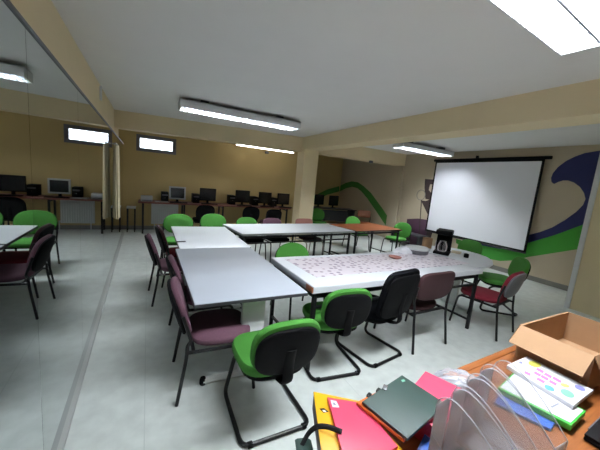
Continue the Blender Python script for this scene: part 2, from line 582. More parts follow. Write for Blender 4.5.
# ------------------------------------------------------------------ projection screen
xs = XR - 0.10
tl, tr, br, bl = onx(435, 162, xs), onx(545, 158.5, xs), onx(526, 252, xs), onx(426, 231, xs)
y0, y1 = (tr.y + br.y) / 2, (tl.y + bl.y) / 2
z0, z1 = (bl.z + br.z) / 2 + 0.0, (tl.z + tr.z) / 2
scr = thing('projection_screen', 'white pull-down projection screen with black border on the right wall', 'projection screen', (xs, (y0 + y1) / 2, z0))
hw, hh = (y1 - y0) / 2, z1 - z0
MB().box((0, 0, hh / 2), (0.006, 2 * hw - 0.09, hh - 0.08)).build('screen_fabric', M_screen, scr, smooth=0)
b = MB()
b.box((0, -hw + 0.022, hh / 2), (0.008, 0.045, hh)).box((0, hw - 0.022, hh / 2), (0.008, 0.045, hh))
b.box((0, 0, hh - 0.02), (0.008, 2 * hw, 0.04)).box((0, 0, 0.02), (0.008, 2 * hw, 0.04))
b.build('screen_border', M_blackpl, scr, smooth=0)
MB().tube([(0.02, -hw - 0.1, hh + 0.03), (0.02, hw + 0.06, hh + 0.03)], 0.035, 12).build('roller_case', M_blackpl, scr)
MB().tube([(0, -hw, -0.01), (0, hw, -0.01)], 0.018, 8).build('bottom_bar', M_black, scr)
MB().box((0.04, 0.15, hh + 0.08), (0.06, 0.05, 0.09), bev=0.006).box((0.07, 0.9, hh + 0.05), (0.05, 0.03, 0.04)).box((0.07, -0.9, hh + 0.05), (0.05, 0.03, 0.04)).build('hanging_bracket', M_black, scr)

# ------------------------------------------------------------------ curtain at the mirror end
cu = thing('curtain', 'gathered cream curtain hanging at the far part of the mirror', 'curtain', (xm(5.15) + 0.062, 5.15, 0), math.atan(0.0140))
rr = []
n = 60
for zz, q in ((0.84, 1.0), (1.1, 0.97), (1.4, 0.92), (1.7, 0.84), (1.9, 0.72)):
    rr.append([((0.040 + 0.010 * math.cos(9 * a)) * q * math.cos(a), (0.15 + 0.022 * math.cos(9 * a + zz)) * q * math.sin(a), zz + 0.012 * math.sin(2 * a)) for a in [2 * PI * i / n for i in range(n)]])
MB().rings(rr).build('drape', M_curtain, cu, smooth=60)
MB().tube([(0, -0.16, 1.925), (0, 0.16, 1.925)], 0.012, 8).build('curtain_rail', M_alu, cu)
MB().box((-0.028, 0, 1.925), (0.056, 0.02, 0.02)).build('rail_bracket', M_alu, cu, smooth=0)

# ------------------------------------------------------------------ chairs
def back_matrix(yc, zc, tilt):
    # local pad frame: x width, y height, z forward (towards the sitter)
    return Matrix.Translation((0, yc, zc)) @ Matrix.Rotation(tilt, 4, 'X') @ Matrix(((1, 0, 0, 0), (0, 0, 1, 0), (0, 1, 0, 0), (0, 0, 0, 1)))

def curve_warp(k):
    return lambda p: Vector((p.x, p.y, p.z + k * p.x * p.x))

def sled_chair(label, m_seat, m_back, top=0.80, bw=0.43, bh=0.36, nb=2.8, group=None):
    # faces local +Y; the origin lies on the floor under the seat
    t = thing('cantilever_chair', label, 'chair', group=group)
    MB().pad(0.47, 0.46, 0.075, 3.4, Matrix.Translation((0, 0.02, 0.455))).build('seat', m_seat, t)
    MB().pad(0.43, 0.42, 0.04, 3.4, Matrix.Translation((0, 0.01, 0.405)), crown=0).build('seat_pan', M_blackpl, t)
    tilt = 0.20
    zc = top - bh / 2 * math.cos(tilt)
    Mb = back_matrix(-0.225 - 0.03, zc, tilt)
    bk = MB().pad(bw, bh, 0.05, nb, Mb, curve_warp(0.35)).build('backrest', m_back, t)
    Ms = Mb @ Matrix.Translation((0, -0.012, -0.034)) @ Matrix.Rotation(PI, 4, 'Y')
    MB().pad(bw * 0.93, bh * 0.9, 0.03, nb, Ms, curve_warp(-0.35), crown=0.008).build('back_shell', M_blackpl, bk, label='black plastic shell behind the cushion')
    pl = Mb @ Vector((0, -bh * 0.30, -0.055))
    MB().tube(fillet([(0, 0.06, 0.385), (0, -0.19, 0.385), (0, -0.30, 0.42), tuple(pl), tuple(Mb @ Vector((0, bh * .05, -0.055)))], 0.06, 4), 0.036, 10, flat=0.30).build('back_bracket', M_blackpl, t)
    path = [(-0.19, -0.08, 0.385), (-0.19, 0.16, 0.385), (-0.225, 0.26, 0.015 + 0.0), (-0.235, -0.235, 0.015), (0.235, -0.235, 0.015), (0.225, 0.26, 0.015), (0.19, 0.16, 0.385), (0.19, -0.08, 0.385)]
    MB().tube(fillet(path, 0.07, 5), 0.0145, 10).build('sled_frame', M_black, t)
    sf = [c for c in t.children if c.name.startswith('sled_frame')][0]
    for x in (-0.2, 0.2):
        MB().tube([(x, -0.235, 0.019), (x * 0.86, -0.235, 0.019)], 0.019, 8).build('floor_glide', M_blackpl, sf)
    return t

def leg_chair(label, m_seat, m_back, m_shell=None, m_leg=None, top=0.84, w=0.50, d=0.46, bw=0.46, bh=0.36, nb=3.0, tilt=0.22, sz=0.46, arc=0.35, round_seat=3.4, group=None, splay=0.05):
    m_leg = m_leg or M_black
    t = thing('visitor_chair', label, 'chair', group=group)
    MB().pad(w * 0.94, d, 0.06, round_seat, Matrix.Translation((0, 0.02, sz - 0.03))).build('seat', m_seat, t)
    zc = top - bh / 2 * math.cos(tilt)
    yb = -d / 2 - 0.015
    yc = yb - math.sin(tilt) * (zc - sz) * 0.55
    Mb = back_matrix(yc, zc, tilt)
    bk = MB().pad(bw, bh, 0.045, nb, Mb, curve_warp(arc)).build('backrest', m_back, t)
    if m_shell:
        Ms = Mb @ Matrix.Translation((0, 0, -0.032)) @ Matrix.Rotation(PI, 4, 'Y')
        MB().pad(bw * 0.98, bh * 0.97, 0.03, nb, Ms, curve_warp(-arc), crown=0.006).build('back_shell', m_shell, bk)
    x = w / 2 - 0.015
    for s in (-1, 1):
        hi = Mb @ Vector((s * (bw / 2 - 0.004), bh * 0.02, -0.012 + arc * (bw / 2) ** 2))
        lo = Mb @ Vector((s * (bw / 2 - 0.002), -bh / 2, -0.012 + arc * (bw / 2) ** 2))
        MB().tube(fillet([tuple(hi), tuple(lo), (s * x, yb + 0.01, sz - 0.02), (s * x, yb + 0.005, sz - 0.12), (s * (x + 0.012), yb - splay, 0.006)], 0.09, 5), 0.0125, 8).build('leg', m_leg, t)
        MB().tube(fillet([(s * x, yb + 0.01, sz - 0.075), (s * x, d / 2 - 0.02, sz - 0.075), (s * (x + 0.012), d / 2 + 0.03, 0.006)], 0.06, 5), 0.0125, 8).build('leg', m_leg, t)
    for yy in (d / 2 - 0.06, yb + 0.05):
        MB().box((0, yy, sz - 0.072), (2 * x, 0.022, 0.022)).build('crossbar', m_leg, t)
    return t

def put(t, x, y, deg):
    t.location = (x, y, 0)
    t.rotation_euler = (0, 0, math.radians(deg))
    return t

# front row along the patterned table (their backs to the camera)
g1 = put(sled_chair('green cantilever chair with black back shell, closest to the camera', M_green, M_green, top=0.82, bw=0.45), 0.755, 1.69, 0)
dup(g1, (1.485, 2.03, 0), math.radians(-7), 'green cantilever chair between the closest green chair and the black chair')
put(sled_chair('black fabric cantilever chair with tall back between green and maroon chairs', M_blackfab, M_blackfab, top=0.93, bw=0.50, bh=0.48, nb=4.5), 2.02, 2.06, 9)
put(leg_chair('maroon four-legged chair with wide rounded back beside the black chair', M_maroon, M_maroon, top=0.845, w=0.54, bw=0.57, bh=0.31, nb=4.0, tilt=0.16, round_seat=2.6), 2.65, 2.13, 2)
put(leg_chair('dark red chair with grey back shell at the rounded table end', M_red, M_red, M_greysh, top=0.82, w=0.48, bw=0.44, bh=0.33, tilt=0.25), 3.80, 2.0, 7)
dup(g1, (4.66, 2.32, 0), math.radians(50), 'green cantilever chair behind the dark red chair, facing the rounded table end')
dup(g1, (5.22, 3.28, 0), math.radians(95), 'green chair below the screen, mostly hidden behind the coffee maker')
# left side chairs, facing the white tables
l1 = put(leg_chair('mauve chair fully visible on the left of the white tables', M_purple, M_purple, M_blackpl, top=0.82, w=0.53, bw=0.47, bh=0.38, tilt=0.30), 0.34, 3.93, -86)
dup(l1, (0.50, 2.20, 0), math.radians(-92), 'mauve chair at the near left corner of the white table')
dup(l1, (0.525, 2.88, 0), math.radians(-88), 'mauve chair tucked in between two others, only its back edge showing')
put(leg_chair('dark chair with red seat behind the fully visible mauve chair', M_red, M_maroon, M_blackpl, top=0.84, w=0.5, bw=0.44, bh=0.40, tilt=0.28), 0.46, 4.52, -84)
# round-backed green chairs
g2 = put(leg_chair('green round-backed chair at the left of the far end of white tables', M_green, M_green, M_blackpl, top=0.85, w=0.5, bw=0.50, bh=0.36, nb=2.3), 0.50, 5.36, 180)
dup(g2, (1.15, 5.52, 0), math.radians(180), 'green round-backed chair at the right of the far end of white tables')
put(leg_chair('green-backed chair with black seat behind the left of the far white table', M_blackfab, M_green, M_blackpl, top=0.82, w=0.48, bw=0.45, bh=0.32, nb=2.4), 1.80, 5.38, 184)
put(leg_chair('dusty pink-backed chair with black seat behind middle of the far white table', M_blackfab, M_purple, M_blackpl, top=0.81, w=0.48, bw=0.45, bh=0.32), 2.37, 5.42, 184)
put(leg_chair('salmon-backed chair with grey legs behind the far white table by the pillar', M_maroon, M_salmon, None, M_greyleg, top=0.82, w=0.46, bw=0.46, bh=0.20, nb=4), 3.14, 5.40, 186)

g3 = put(leg_chair('light green chair beyond the brown table on its far side', M_green, M_green, M_blackpl, top=0.83, w=0.48, bw=0.49, bh=0.42, nb=2.2), 4.93, 6.0, 178)
dup(g3, (1.68, 3.02, 0), math.radians(181), 'green round-backed chair at the far side of the patterned table')
dup(g3, (5.60, 5.28, 0), math.radians(105), 'light green chair at the right end of the brown table')
dup(g3, (4.78, 7.75, 0), math.radians(165), 'green chair right beside the pillar, in front of the alcove desk')
# dark chairs at the computer desk
d1 = put(sled_chair('black chair at the computer desk under the second monitor from the left', M_blackfab, M_blackfab, top=0.86, bw=0.46, bh=0.42), 1.25, 7.62, 4)
dup(d1, (2.47, 7.66, 0), math.radians(-5), 'black chair at the computer desk under the middle monitor')
put(leg_chair('dark plum chair at the computer desk next to the pillar', M_purple, M_blackfab, M_blackpl, top=0.82, w=0.5, bw=0.46, bh=0.34), 3.06, 7.62, 4)
# wooden chair in the alcove
ch = put(leg_chair('brown wooden-backed chair leaning by the alcove wall under the green arch', M_brownw, M_brownw, None, M_black, top=0.84, w=0.46, bw=0.46, bh=0.26, nb=5), 6.62, 7.75, 150)

# ------------------------------------------------------------------ tables
def rect(x0, y0, x1, y1):
    return [(x0, y0), (x1, y0), (x1, y1), (x0, y1)]

def slab(t, name, outl, z0, z1, m_top, m_edge, bev=0.004):
    MB().prism(outl, z0 + 0.004, z1, bev=bev).build(name, m_top, t)
    cx = sum(p[0] for p in outl) / len(outl); cy = sum(p[1] for p in outl) / len(outl)
    o = [(cx + (p[0] - cx) * 1.0 + 0.003 * math.copysign(1, p[0] - cx), cy + (p[1] - cy) + 0.003 * math.copysign(1, p[1] - cy)) for p in outl]
    return MB().prism(o, z0, z1 - 0.006).build('edge_band', m_edge, t)

def t_table(label, x0, y0, x1, y1, m_top=M_whitel):
    cx, cy = (x0 + x1) / 2, (y0 + y1) / 2
    t = thing('folding_table', label, 'table', (cx, cy, 0))
    slab(t, 'tabletop', rect(x0 - cx, y0 - cy, x1 - cx, y1 - cy), 0.71, 0.74, m_top, M_edge)
    L = (y1 - y0) / 2 - 0.16
    for s in (-1, 1):
        MB().box((0.04, s * L, 0.375), (0.19, 0.045, 0.66), bev=0.006).build('leg', M_whitemet, t)
        ft = MB().tube([(-0.33, s * L, 0.032), (0.33, s * L, 0.032)], 0.027, 8).build('foot', M_whitemet, t)
        MB().box((0, s * L, 0.697), (0.6, 0.04, 0.025)).build('top_rail', M_whitemet, t)
        for q in (-0.33, 0.33):
            MB().lathe([(0.02, 0), (0.026, 0.01), (0.026, 0.045), (0.02, 0.06)], (q, s * L, 0), 10).build('foot_cap', M_blackpl, ft)
    MB().box((0, 0, 0.66), (0.04, 2 * L, 0.05), bev=0.004).build('stretcher', M_whitemet, t)
    return t
t_table('near white table with pale panel leg on the left', 0.29, 1.95, 1.165, 3.505)
t_table('far white table at the end of the left row', 0.335, 3.512, 1.185, 4.97, M_white)
o = MB().box((0, 0, 0), (0.11, 0.022, 0.012), bev=0.004).build('marker_pen', M_greysh)
o.location = (*onz(181, 241.5, 0.7475)[:2], 0.7475)
o.rotation_euler = (0, 0, 0.1)
tag(o, 'small dark marker lying on the far left white table', 'marker')

def frame_table(name, label, loc, rz, L, W, top, m_top, m_edge, thick=0.03, inset=0.06, rails=True, m_leg=M_black):
    t = thing(name, label, 'table', loc, rz)
    slab(t, 'tabletop', rect(-L / 2, -W / 2, L / 2, W / 2), top - thick, top, m_top, m_edge)
    for sx in (-1, 1):
        for sy in (-1, 1):
            MB().box((sx * (L / 2 - inset), sy * (W / 2 - inset), (top - thick) / 2), (0.035, 0.035, top - thick), bev=0.004).build('leg', m_leg, t)
    for sy in (-1, 1):
        MB().box((0, sy * (W / 2 - inset), top - thick - 0.04), (L - 2 * inset, 0.022, 0.035)).build('apron_rail', m_leg, t, smooth=0)
        if rails:
            MB().box((0, sy * (W / 2 - inset), top - thick - 0.14), (L - 2 * inset, 0.02, 0.022)).build('lower_rail', m_leg, t, smooth=0)
    for sx in (-1, 1):
        MB().box((sx * (L / 2 - inset), 0, top - thick - 0.04), (0.022, W - 2 * inset, 0.035)).build('apron_rail', m_leg, t, smooth=0)
        MB().box((sx * (L / 2 - inset), 0, 0.12), (0.022, W - 2 * inset, 0.022)).build('foot_rail', m_leg, t, smooth=0)
    return t
pt = frame_table('work_table', 'long white table covered with a strip of printed oilcloth', (2.40, 2.41, 0), 0.012, 2.38, 0.91, 0.78, M_white, M_white, thick=0.055, inset=0.038)
MB().box((-1.194, 0, 0.752), (0.012, 0.91, 0.058), bev=0.002).build('metal_edge', M_alu, pt, label='silver metal end edge')
MB().box((-1.195, -0.40, 0.752), (0.017, 0.11, 0.05), bev=0.003).build('corner_block', M_brownw, pt, label='brown end corner of the edge')
oc = MB()
oc.prism([(-1.06, -0.24), (1.62 - 0.35, -0.24), (1.17, 0.36), (-1.09, 0.36)], 0, 0.003)
o = oc.build('oilcloth', M_pattern, smooth=0)
o.location = (2.42, 2.41, 0.7803)
o.rotation_euler = (0, 0, 0.012)
tag(o, 'mauve patterned oilcloth strip lying along the long white table', 'tablecloth')
ftb = frame_table('work_table', 'long white table with black frame in front of the pillar', (2.47, 4.94, 0), 0.115, 2.42, 0.92, 0.74, M_white, M_alu, thick=0.035, inset=0.07)
MB().box((0.28, -0.38, 0.35), (0.03, 0.03, 0.70)).build('leg', M_black, ftb)
MB().box((0.28, 0.38, 0.35), (0.03, 0.03, 0.70)).build('leg', M_black, ftb)
frame_table('work_table', 'brown topped table with black legs beyond the coffee maker', (4.46, 5.15, 0), 0.125, 1.48, 0.86, 0.74, M_brownw, M_edge, thick=0.028, inset=0.05, rails=False)
# rounded end table
et = thing('end_table', 'white table with rounded outline at the right end of the long table', 'table', (4.15, 2.62, 0))
o_ = [(3.66, 2.16), (3.85, 2.14), (4.1, 2.17), (4.3, 2.24), (4.5, 2.36), (4.65, 2.52), (4.72, 2.7), (4.73, 2.9), (4.68, 3.08), (4.55, 3.22), (4.35, 3.3), (4.0, 3.33), (3.66, 3.33)]
slab(et, 'tabletop', [(p[0] - 4.15, p[1] - 2.62) for p in o_], 0.71, 0.74, M_white, M_white)
MB().box((-0.05, 0.0, 0.36), (0.06, 0.17, 0.70), bev=0.006).build('leg', M_whitemet, et)
MB().tube([(-0.05, -0.33, 0.03), (-0.05, 0.33, 0.03)], 0.027, 8).build('foot', M_whitemet, et)
MB().box((-0.05, 0, 0.70), (0.06, 0.7, 0.025)).build('top_rail', M_whitemet, et)

# ------------------------------------------------------------------ items on the patterned table
TZ = 0.7835
p = onz(439, 252, TZ)
cm = thing('coffee_maker', 'black filter coffee maker on the rounded table end', 'coffee maker', (4.0, 2.83, 0.7405), math.radians(-60))
MB().box((0, 0, 0.02), (0.22, 0.30, 0.04), bev=0.012).build('base', M_blackpl, cm)
MB().box((0, 0.10, 0.175), (0.21, 0.10, 0.28), bev=0.015).build('water_tank', M_blackpl, cm)
MB().box((0, 0.0, 0.33), (0.22, 0.29, 0.07), bev=0.015).build('brew_head', M_blackpl, cm)
jg = MB().lathe([(0.055, 0.042), (0.068, 0.07), (0.07, 0.12), (0.055, 0.17), (0.045, 0.185), (0.047, 0.20)], (0, -0.06, 0), 20).build('glass_jug', M_acry, cm)
MB().tube(fillet([(0, -0.115, 0.18), (0, -0.175, 0.175), (0, -0.165, 0.09), (0, -0.128, 0.08)], 0.03, 4), 0.011, 8).build('jug_handle', M_blackpl, jg)
p = onz(420, 254, TZ)
sp = thing('plastic_tub', 'round grey lidded tub left of the coffee maker', 'tub', (p.x, p.y + 0.06, TZ))
MB().lathe([(0.14, 0), (0.15, 0.01), (0.152, 0.06)], seg=28).build('tub_body', M_greysh, sp)
MB().lathe([(0.158, 0.058), (0.16, 0.062), (0.16, 0.08), (0.15, 0.088), (0.02, 0.09)], seg=28).build('lid', M_bezel, sp)
p = onz(404, 252.5, TZ)
rr = []
for k, (s, z) in enumerate([(1, 0), (1.0, 0.02), (0.8, 0.05), (0.45, 0.07), (0.1, 0.075)]):
    rr.append([(s * (0.17 + 0.03 * math.sin(3 * a + k)) * math.cos(a), s * (0.09 + 0.015 * math.sin(5 * a + k)) * math.sin(a), z + (0.008 * math.sin(4 * a + 2 * k) if k else 0)) for a in [2 * PI * i / 22 for i in range(22)]])
o = MB().rings(rr).build('paper_bag', M_paper, smooth=25)
o.location = (p.x, p.y, TZ)
tag(o, 'crumpled white paper bag on the patterned table left of the tub', 'bag')
p = onz(395, 258, TZ)
o = MB().lathe([(0.05, 0), (0.075, 0.012), (0.08, 0.02), (0.07, 0.02), (0.045, 0.008)], seg=20).build('saucer', M_salmon)
o.location = (p.x, p.y, TZ)
tag(o, 'small pale pink saucer in front of the crumpled bag', 'saucer')
p = onz(466, 257.5, 0.7405)
o = MB().lathe([(0.03, 0), (0.034, 0.006), (0.034, 0.05), (0.026, 0.06)], seg=16).build('bottle_cap', M_blackpl)
o.location = (p.x, p.y, 0.7405)
tag(o, 'small round black cap on the rounded table end', 'cap')
p = onz(456, 252.5, 0.7405)
o = MB().box((0, 0, 0.006), (0.20, 0.14, 0.012), rotz(0.5), bev=0.002).build('note_pad', mat('manila_paper', (206, 190, 160), 0.7))
o.location = (p.x, p.y, 0.7405)
tag(o, 'small beige note pad right of the coffee maker', 'note pad')
for u, v, s, m, lab in [(425, 247.5, (0.13, 0.08, 0.17), M_card, 'small brown carton behind the tub'), (430.5, 247.5, (0.07, 0.06, 0.15), M_paper, 'small white carton between brown carton and coffee maker')]:
    p = onz(u, v, 0.7405)
    o = MB().box((0, 0, s[2] / 2), s, rotz(-0.4), bev=0.003).build('carton', m)
    o.location = (min(p.x, 4.1) + (0.0 if m is M_card else 0.06), 3.16 if m is M_card else 3.03, 0.7405)
    tag(o, lab, 'carton')

# ------------------------------------------------------------------ computer desk on the far wall
DZ = 0.80
dk = thing('computer_desk', 'long red-brown computer desk along the far wall', 'desk', (1.85, 8.32, 0))
slab(dk, 'desktop', rect(-2.05, -0.31, 2.05, 0.31), DZ - 0.035, DZ, M_deskred, M_deskred)
for x in (-1.95, -1.0, 0.0, 0.95, 1.95):
    for yy in (-0.24, 0.27):
        MB().box((x, yy, 0.382), (0.04, 0.04, 0.765)).build('leg', M_black, dk, smooth=0)
    MB().box((x, 0.015, 0.72), (0.03, 0.47, 0.03)).build('crossbar', M_black, dk, smooth=0)

def monitor(u, x, label, wide=0.40, hgt=0.34, light=False, dz=0.0, y=8.24, rz=0.0):
    t = thing('monitor', label, 'monitor', (x, y, DZ + 0.001 + dz), rz)
    zc = 0.10 + hgt / 2 - 0.02
    bz = MB().box((0, 0, zc), (wide, 0.045, hgt), bev=0.008).build('bezel', M_bezel if light else M_blackpl, t)
    b = 0.035 if light else 0.02
    MB().box((0, -0.0225, zc), (wide - 2 * b, 0.004, hgt - 2 * b)).build('screen', M_crt, bz, smooth=0)
    MB().box((0, 0.03, 0.12), (0.06, 0.03, 0.22), bev=0.005).build('stand', M_blackpl, t)
    MB().lathe([(0.088, 0), (0.092, 0.006), (0.088, 0.014), (0.03, 0.02)], (0, 0.0, 0), 20).build('base', M_blackpl, t)
    return t
def tower(x, label, y=8.40, h=0.30):
    t = thing('desktop_computer', label, 'computer', (x, y, DZ + 0.001))
    MB().box((0, 0, h / 2), (0.17, 0.36, h), bev=0.006).build('case', M_blackpl, t)
    MB().box((0, -0.182, h - 0.07), (0.14, 0.006, 0.035), bev=0.001).build('drive_bay', M_greysh, t)
    MB().lathe([(0.012, 0), (0.012, 0.004)], seg=12, M=Matrix.Translation((0, -0.181, h - 0.14)) @ Matrix.Rotation(PI / 2, 4, 'X')).build('power_button', M_steel, t)
    return t
def keyboard(x, label, m=M_blackpl):
    t = thing('keyboard', label, 'keyboard', (x, 8.08, DZ + 0.001))
    MB().box((0, 0, 0.010), (0.42, 0.13, 0.020), bev=0.004).build('keyboard_body', m, t)
    k = MB()
    for r in range(4):
        k.box((0, -0.042 + r * 0.028, 0.0215), (0.39, 0.021, 0.005), bev=0.001)
    k.build('keys', m, t)
order = ['leftmost', 'second from left', 'middle', 'second from right', 'rightmost']
for i, (x, lg, wd, hg) in enumerate([(0.69, True, 0.40, 0.33), (1.46, False, 0.43, 0.34), (2.43, False, 0.42, 0.35), (3.12, False, 0.40, 0.34), (3.72, False, 0.40, 0.34)]):
    if i == 0:
        monitor(0, x, 'light grey framed monitor on the far desk under the window', wd, hg, True)
    else:
        monitor(0, x, 'black monitor on the far desk, %s of the row' % order[i], wd, hg, False)
    keyboard(x + 0.02, 'keyboard below the %s monitor on the far desk' % order[i])
    tower(x - (0.29 if i in (0, 1) else 0.27), 'black computer case beside the %s monitor on the far desk' % order[i], 8.46, 0.24 if i in (0, 1) else 0.26)
pr = thing('printer', 'small pale printer at the left end of the far desk', 'printer', (-0.02, 8.28, DZ + 0.001))
MB().box((0, 0, 0.065), (0.26, 0.26, 0.13), bev=0.012).build('printer_body', M_bezel, pr)
MB().box((0, -0.16, 0.03), (0.2, 0.09, 0.012), bev=0.003).build('paper_tray', M_greysh, pr)
o = MB().box((0, 0, 0), (0.30, 0.2, 0.012), rotz(0.1)).build('paper_sheet', M_paper, smooth=0)
o.location = (0.32, 8.18, DZ + 0.0075)
tag(o, 'loose white papers on the far desk beside the printer', 'paper')
sh = thing('side_stand', 'low white-topped stand between the mirror and the far desk', 'stand', (-0.36, 8.42, 0))
MB().box((0, 0, 0.61), (0.20, 0.36, 0.03), bev=0.004).build('stand_top', M_trimw, sh)
for sx in (-1, 1):
    for sy in (-1, 1):
        MB().box((sx * 0.08, sy * 0.15, 0.2975), (0.025, 0.025, 0.595)).build('leg', M_black, sh, smooth=0)
ra = thing('radiator', 'white panel radiator under the far desk', 'radiator', (0.42, 8.60, 0))
b = MB()
b.box((0, 0, 0.42), (0.66, 0.05, 0.52), bev=0.006)
for i in range(14):
    b.box((-0.30 + i * 0.046, -0.03, 0.42), (0.024, 0.02, 0.48), bev=0.005)
b.build('panel', M_whitemet, ra)
MB().box((0, 0, 0.69), (0.66, 0.06, 0.02), bev=0.004).build('grille', M_whitemet, ra)
MB().tube([(0.36, 0, 0.2), (0.36, 0, 0.006)], 0.011, 8).tube([(0.32, 0, 0.2), (0.37, 0, 0.2)], 0.014, 8).tube([(-0.25, 0, 0.2), (-0.25, 0, 0.006)], 0.011, 8).build('pipe', M_whitemet, ra)

# alcove desk and what stands there
ad = thing('alcove_desk', 'dark desk in the alcove beyond the pillar', 'desk', (5.95, 8.75, 0), math.radians(-12))
slab(ad, 'desktop', rect(-0.78, -0.32, 0.78, 0.32), DZ - 0.03, DZ, mat('dark_veneer', (70, 54, 48), 0.5, var=0.1, scale=3), M_edge)
for x in (-0.72, 0.72):
    MB().box((x, 0, 0.385), (0.03, 0.56, 0.77), bev=0.003).build('side_panel', M_edge, ad)
MB().box((0, 0.24, 0.5), (1.41, 0.02, 0.4)).build('modesty_panel', M_edge, ad, smooth=0)
monitor(0, 5.42, 'dark monitor in the alcove near the pillar', 0.42, 0.36, False, y=8.9, rz=0.2)
monitor(0, 5.97, 'dark monitor on the alcove desk under the green arch', 0.42, 0.36, False, y=8.8, rz=0.1)
# low dark bench below the arch
bn = thing('storage_bench', 'low dark bench against the wall behind the brown table', 'bench', (6.95, 6.1, 0))
MB().box((0, 0, 0.40), (0.40, 1.1, 0.04), bev=0.006).build('bench_top', M_edge, bn)
for s in (-1, 1):
    MB().box((0, s * 0.5, 0.19), (0.36, 0.04, 0.38), bev=0.004).build('side_panel', M_edge, bn)
MB().box((0.1, 0, 0.2), (0.03, 0.96, 0.3)).build('back_panel', M_pmural, bn, smooth=0)
# white pipe on the pilaster
o = MB().box((0, 0, 0.75), (0.03, 0.06, 1.5), bev=0.006).build('cable_duct', M_wallg)
o.location = (XR - 0.015 - 0.001, 6.83, 0.35)
tag(o, 'pale vertical cable duct on the wall near the alcove', 'cable duct')

# ------------------------------------------------------------------ front desk
TD = 0.75
fd = thing('front_desk', 'orange-brown wooden desk in the foreground', 'desk', (1.64, 0.414, 0), 0.042)
MB().box((0, 0, TD - 0.016), (1.96, 0.74, 0.032), bev=0.005).build('desktop', M_wood, fd)
MB().box((0, 0.39, TD - 0.018), (1.96, 0.038, 0.036), bev=0.006).build('edge_strip', M_wood, fd)
for s in (-1, 1):
    MB().box((s * 0.94, 0, 0.359), (0.03, 0.70, 0.718), bev=0.003).build('side_panel', M_wood, fd)
MB().box((0, 0.30, 0.46), (1.85, 0.02, 0.50)).build('modesty_panel', M_wood, fd, smooth=0)
E0 = TD + 0.001

def sheet(name, px, zt, zb, m, label=None, cat=None, parent=None, bev=0.0015):
    # flat thing whose top corners were measured on the plane z = zt
    pts = [onz(u, v, zt) for u, v in px]
    ctr = sum(pts, Vector()) / len(pts)
    base = parent.location if parent is not None else Vector((ctr.x, ctr.y, zb))
    o = MB().prism([(q.x - base.x, q.y - base.y) for q in pts], zb - base.z, zt - base.z, bev=min(bev, (zt - zb) * .3)).build(name, m, parent)
    if parent is None:
        o.location = base
    if label:
        tag(o, label, cat)
    return o

def sthing(name, px, zt, zb, label, cat):
    pts = [onz(u, v, zt) for u, v in px]
    ctr = sum(pts, Vector()) / len(pts)
    return thing(name, label, cat, (ctr.x, ctr.y, zb))

# yellow lever arch file with a pink folder on top
q = [(313.5, 391.5), (362, 401.5), (420, 470), (325, 480)]
yf = sthing('lever_arch_file', q, 0.83, E0, 'yellow lever arch file at the left end of the front desk', 'file')
sheet('page_block', [(314, 392.2), (361, 402), (419, 469), (326, 479)], 0.826, 0.755, M_spine, parent=yf)
sheet('cover', q, 0.832, 0.826, M_yellow, parent=yf)
sheet('cover', q, 0.756, E0, M_yellow, parent=yf)
sheet('finger_ring', [(319.5, 408.5), (324, 408), (328.5, 411.5), (323.5, 412.5)], 0.8335, 0.832, M_black, parent=yf)
sheet('ring_hole', [(322, 409.8), (325, 410), (326.5, 412), (323.5, 412)], 0.8342, 0.8334, M_paper, parent=yf)
def band3(pts, w, name, m, parent):
    pts = [Vector(p) - parent.location for p in pts]
    return MB().tube(fillet(pts, 0.03, 4), w, 8, flat=0.25).build(name, m, parent)
band3([onz(301, 447, 0.765), onz(308, 433, 0.80), onz(317, 426, 0.842), onz(328, 426.5, 0.852), onz(342, 432, 0.854)], 0.008, 'elastic_strap', M_elastic, yf)
band3([onz(303, 440, 0.755), onz(305, 452, 0.77), onz(309, 470, 0.79)], 0.028, 'fabric_tab', M_dgreen, yf)
q = [(327.5, 397), (361, 402.5), (398, 446), (349, 476)]
pf = sthing('document_folder', q, 0.846, 0.833, 'pink card folder with small white sticker on the yellow file', 'folder')
sheet('cover', q, 0.846, 0.833, M_pink, parent=pf)
st = sheet('sticker', [(330.5, 400), (336.3, 401), (339.3, 407.3), (332.6, 407)], 0.8466, 0.846, M_paper, parent=pf)
sheet('sticker_print', [(332.4, 402.2), (335, 402.6), (336.4, 405.4), (333.6, 405.1)], 0.8470, 0.8466, M_greytxt, parent=pf)
# orange and dark green clip folders
q = [(356.5, 402), (384, 388), (437, 408), (404, 440)]
of = sthing('document_folder', q, 0.858, 0.8475, 'orange folder showing from under the dark green folder', 'folder')
sheet('cover', q, 0.858, 0.8475, M_orange, parent=of)
for u, v in ((369, 395.6), (378.5, 390.8)):
    p = onz(u, v, 0.859) - of.location
    MB().box(p, (0.022, 0.014, 0.014), rotz(0.4), bev=0.003).build('binder_clip', M_elastic, of)
q = [(362, 401.5), (402, 375), (446.5, 404), (407.5, 438.5)]
gf = sthing('document_folder', q, 0.870, 0.859, 'dark green folder on the pile between the two pink folders', 'folder')
sheet('cover', q, 0.870, 0.859, M_dgreen, parent=gf)
p = onz(385, 387.5, 0.874) - gf.location
MB().box(p, (0.030, 0.016, 0.006), rotz(0.6), bev=0.002).build('steel_clip', M_steel, gf)
sheet('stamp', [(401, 380), (404, 379), (405.5, 381), (402.5, 382)], 0.8706, 0.870, M_gtxt, parent=gf)
